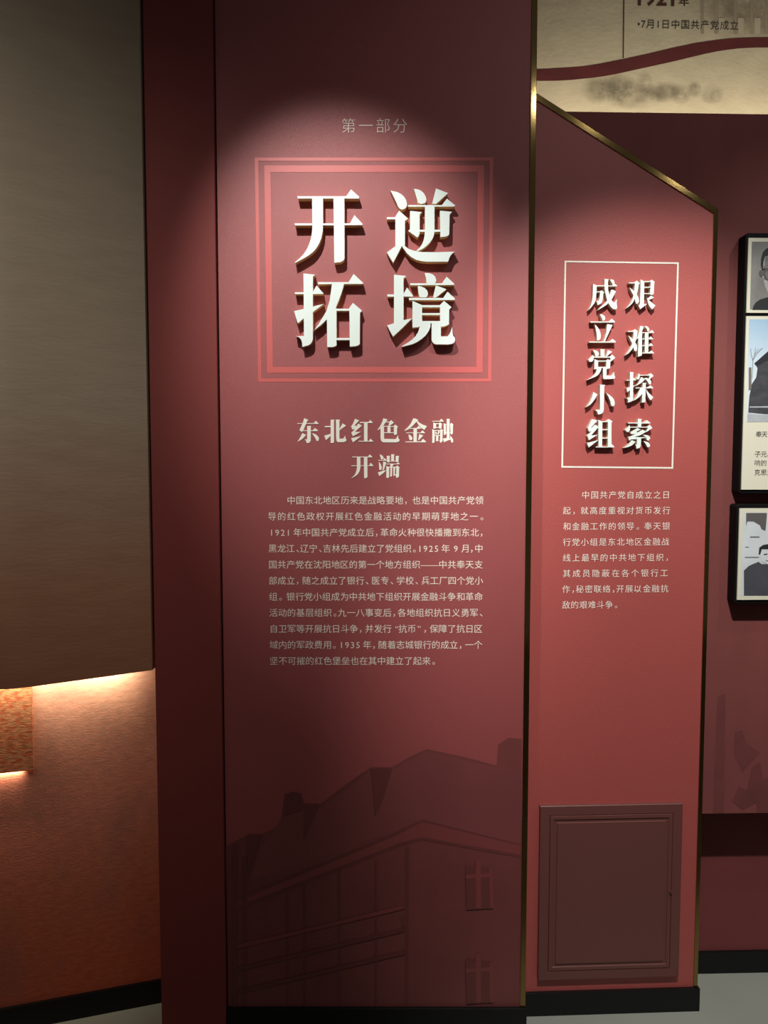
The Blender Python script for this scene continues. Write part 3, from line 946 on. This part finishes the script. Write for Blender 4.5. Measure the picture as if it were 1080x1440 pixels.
slab = link('wall_overhang', mesh_of(bm, 'wall_overhang'), M['grey'])
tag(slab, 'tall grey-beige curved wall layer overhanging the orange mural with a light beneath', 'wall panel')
for p in slab.data.polygons:
    p.use_smooth = True
md = slab.modifiers.new('edges', 'EDGE_SPLIT')
md.split_angle = R(30)

# LED strips tucked under the overhang and under the block
pa = FL.world(-0.06, -0.045, zS + 0.02); pb = FL.world(-0.95, -0.045, zS + 0.02)
strip_light('overhang_light', pa, pb, (0.05, 1.2, -1), 0.015, 3.4, (1.0, 0.84, 0.62), 125)
pa = FL.world(bx1 - 0.03, -0.005, bz0 + 0.006); pb = FL.world(-0.95, -0.005, bz0 + 0.006)
strip_light('block_light', pa, pb, (0, 0.8, -1), 0.006, 1.1, (1.0, 0.78, 0.52), 100)

# ------------------------------------------------------------------ photo frames on the picture wall
def rounded(x0, x1, z0, z1, r, n=6):
    pts = []
    for cx, cz, a0 in ((x1 - r, z0 + r, -90), (x1 - r, z1 - r, 0), (x0 + r, z1 - r, 90), (x0 + r, z0 + r, 180)):
        for k in range(n + 1):
            a = R(a0 + 90 * k / n)
            pts.append((cx + r * math.cos(a), cz + r * math.sin(a)))
    return pts

TF = 0.040
def make_frame(label, top_px, bot_px, left_px, width):
    t = thing('photo_frame', FU, label, 'picture frame', 'black photo frames')
    zt_ = FU.uv(1060, top_px, TF)[1]
    zb_ = FU.uv(1060, bot_px, TF)[1]
    xl = FU.uv(left_px[0], left_px[1], TF)[0]
    prism('frame', rounded(xl, xl + width, zb_, zt_, 0.008), -TF, 0.0, M['blackframe'], t, bevel=0.0015)
    return t, xl, xl + width, zb_, zt_

def card(t, x0, x1, z0, z1):
    return prism('card', rect(x0, x1, z0, z1), -TF - 0.004, -TF + 0.001, M['card'], t)

gm = lambda n, v, **k: mat(n, srgb(*v), 0.6, **k)
M['pbg'] = gm('photo_grey', (138, 136, 132), var=0.22, vscale=(18, 18, 14))
M['pblk'] = gm('photo_black', (38, 40, 42), var=0.1, vscale=(20, 20, 20))
M['pskin'] = gm('photo_skin', (176, 176, 172), var=0.12, vscale=(25, 25, 25))
M['pmid'] = gm('photo_mid', (96, 92, 90))
M['plens'] = gm('photo_lens', (122, 118, 116))
M['psky'] = gradient_mat('photo_sky', [(0, srgb(214, 226, 232)), (1, srgb(150, 190, 220))], 1.72, 1.92, rough=0.6, var=0.02, bump=0.0)
M['pwood'] = gm('photo_house', (66, 66, 70), var=0.3, vscale=(30, 30, 60))
M['proof'] = gm('photo_roof', (38, 40, 46))
M['psnow'] = gm('photo_snow', (178, 182, 186), var=0.1, vscale=(30, 30, 60))
M['pbrown'] = gm('photo_bare_tree', (120, 110, 104))
M['pwhite'] = gm('photo_white', (214, 220, 222), var=0.06, vscale=(20, 20, 20))
M['pcoat'] = gm('photo_coat', (74, 74, 82), var=0.08, vscale=(20, 20, 20))

t, x0, x1, z0, z1 = make_frame('large black frame holding a portrait above a house photo with caption', 327.5, 694, (1044, 500), 0.36)
YC = -TF - 0.004
zA1 = FU.uv(1060, 334.5, -YC)[1]; zA0 = FU.uv(1060, 439.8, -YC)[1]
zB1 = FU.uv(1060, 444.5, -YC)[1]; zB0 = FU.uv(1060, 688.5, -YC)[1]
xc = FU.uv(1049.5, 450, -YC)[0]
cx1 = x1 - (xc - x0)
ca = card(t, xc, cx1, zA0, zA1)
cb = card(t, xc, cx1, zB0, zB1)
q = lambda pts, off: [FU.uv(px, py, off) for px, py in pts]
ML = 0.0085
zPA0, zPA1 = zA0 + 0.0085, zA1 - 0.0095
xm = (xc + cx1) / 2                                     # the portrait's middle
def flatp(name, polys, k, material, parent):
    return flat(name, polys, YC - 0.0003 * (k + 1), material, parent)
def mirror(pts):
    return pts + [(2 * xm - x, z) for x, z in reversed(pts)]
ph = flatp('photo_print', [rect(xc + ML, cx1 - ML, zPA0, zPA1)], 0, M['pbg'], t)
# portrait traced at its visible left side; the rest of the head follows by symmetry about the head's own middle
ro = (1030, 320); rs = 10.286
hm = FU.uv(1094, 380, -YC)[0]                           # middle of the face
def head(pts, k):
    L = px_poly(FU, pts, -YC + 0.0003 * (k + 1), ro, rs)
    return L + [(2 * hm - x, z) for x, z in reversed(L)]
flatp('coat', [head([(290,1190),(300,1140),(340,1080),(400,1040),(514,1005)], 1)], 1, M['pblk'], ph)
flatp('face', [head([(420,560),(432,480),(470,410),(540,370),(514,950),(500,910),(470,850),(450,760),(432,700)], 2)[:]], 2, M['pskin'], ph)
flatp('hair', [head([(430,620),(412,540),(418,440),(440,360),(480,310),(560,270),(640,262),(640,380),(540,392),(470,420),(448,500),(440,590)], 3)], 3, M['pblk'], ph)
flatp('ear', [px_poly(FU, [(430,620),(400,620),(384,645),(392,690),(415,720),(440,700)], -YC + 0.001, ro, rs)], 3, M['pmid'], ph)
flatp('glasses', [px_poly(FU, [(440,640),(470,600),(540,590),(600,610),(600,770),(520,775),(470,740),(452,700)], -YC + 0.001, ro, rs)], 4, M['pmid'], ph)
flatp('lens', [px_poly(FU, [(468,660),(500,630),(560,630),(590,660),(590,735),(540,755),(490,735)], -YC + 0.001, ro, rs)], 5, M['plens'], ph)
# house photo
zPB1 = FU.uv(1060, 449, -YC)[1]; zPB0 = FU.uv(1060, 593.5, -YC)[1]
hp = flatp('photo_print', [rect(xc + ML - 0.001, cx1 - ML, zPB0, zPB1)], 0, M['psky'], t)
ho = (1030, 440); hs = 9.0
hx = lambda pts: px_poly(FU, pts, -YC + 0.001, ho, hs)
def clampx(pts):
    return [(min(x, cx1 - ML), z) for x, z in pts]
flatp('snow_ground', [clampx(hx([(190,1270),(260,1280),(450,1290),(1900,1290),(1900,1380),(190,1380)]))], 1, M['psnow'], hp)
flatp('house_wall', [clampx(hx([(300,660),(450,520),(1000,300),(1900,620),(1900,1290),(420,1280),(200,1260),(215,1050),(245,900),(300,820),(318,700)]))], 2, M['pwood'], hp)
flatp('house_roof', [clampx(hx([(275,640),(450,485),(1000,180),(1900,520),(1900,640),(1000,330),(450,600),(310,672)]))], 3, M['proof'], hp)
flatp('neighbour_house', [hx([(205,690),(240,690),(240,960),(205,980)])], 4, M['pbrown'], hp)
flatp('snow_ledge', [clampx(hx([(215,1185),(450,1180),(1900,1170),(1900,1195),(450,1200),(215,1200)]))], 4, M['psnow'], hp)
def twig(pts, w0):
    L = hx(pts)
    out = []
    for i in range(len(L) - 1):
        (ax, az), (bx, bz) = L[i], L[i + 1]
        dx_, dz_ = bx - ax, bz - az
        n_ = math.hypot(dx_, dz_)
        ox, oz = -dz_ / n_ * w0, dx_ / n_ * w0
        out.append([(ax - ox, az - oz), (bx - ox, bz - oz), (bx + ox, bz + oz), (ax + ox, az + oz)])
    return out
flatp('bare_tree', twig([(250,830),(258,600),(285,500),(290,440)], 0.0006) + twig([(258,600),(235,520),(230,450)], 0.0005) + twig([(262,590),(320,500),(380,440)], 0.0004) + twig([(275,540),(330,450)], 0.0004), 4, M['pbrown'], hp)
# caption
for s, a, py, n_ in (('奉天', 1062.8, 610.8, 2), ('该', 1077.5, 626.6, 1), ('子元、', 1061.4, 638.8, 2.4), ('响的', 1061.2, 651.2, 2), ('克思主', 1061, 664.4, 3)):
    if s == '该':
        continue
    text_line('caption_text', s, FU, a, a + 8.2 * n_ - 0.8 + (n_ - 1) * 1.0, py, 8.0, YC - 0.0006, M['ink'], t)

t, x0, x1, z0, z1 = make_frame('smaller black frame with a group photo below the portrait frame', 709, 849, (1034, 780), 0.36)
zC1 = FU.uv(1060, 714.8, -YC)[1]; zC0 = FU.uv(1060, 843.5, -YC)[1]
xc = FU.uv(1038.4, 780, -YC)[0]
cx1 = x1 - (xc - x0)
card(t, xc, cx1, zC0, zC1)
zp1 = FU.uv(1060, 720.8, -YC)[1]; zp0 = FU.uv(1060, 837.5, -YC)[1]
gp = flatp('photo_print', [rect(xc + 0.0095, cx1 - ML, zp0, zp1)], 0, M['pwhite'], t)
go = (960, 580); gs = 4.5
gx = lambda pts: clampx(px_poly(FU, pts, -YC + 0.001, go, gs))
flatp('dark_tree', [gx([(402,636),(535,636),(530,690),(525,750),(500,740),(490,715),(450,690),(410,690),(402,720)])], 1, M['pmid'], gp)
flatp('coat', [gx([(388,1158),(388,1000),(420,970),(480,945),(500,960),(600,960),(680,980),(720,1020),(720,1158)])], 2, M['pcoat'], gp)
flatp('face', [gx([(486,900),(495,860),(540,850),(590,860),(596,900),(580,945),(540,962),(500,945)])], 3, M['pwhite'], gp)
flatp('hair', [gx([(480,895),(484,855),(510,838),(545,832),(590,842),(602,890),(592,900),(580,866),(500,866),(490,900)])], 4, M['pblk'], gp)
flatp('brow', [gx([(512,896),(535,892),(535,898),(514,902)]), gx([(552,892),(576,896),(574,902),(552,898)])], 5, M['pblk'], gp)
flatp('mouth', [gx([(524,936),(556,936),(552,941),(528,941)])], 5, M['pmid'], gp)
flatp('wall_line', [gx([(395,914),(482,914),(482,919),(395,919)])], 2, M['pmid'], gp)
flatp('wall_line', [gx([(428,785),(486,785),(486,791),(428,791)])], 2, M['pmid'], gp)
flatp('wall_line', [gx([(396,850),(420,850),(420,854),(396,854)])], 2, M['pmid'], gp)
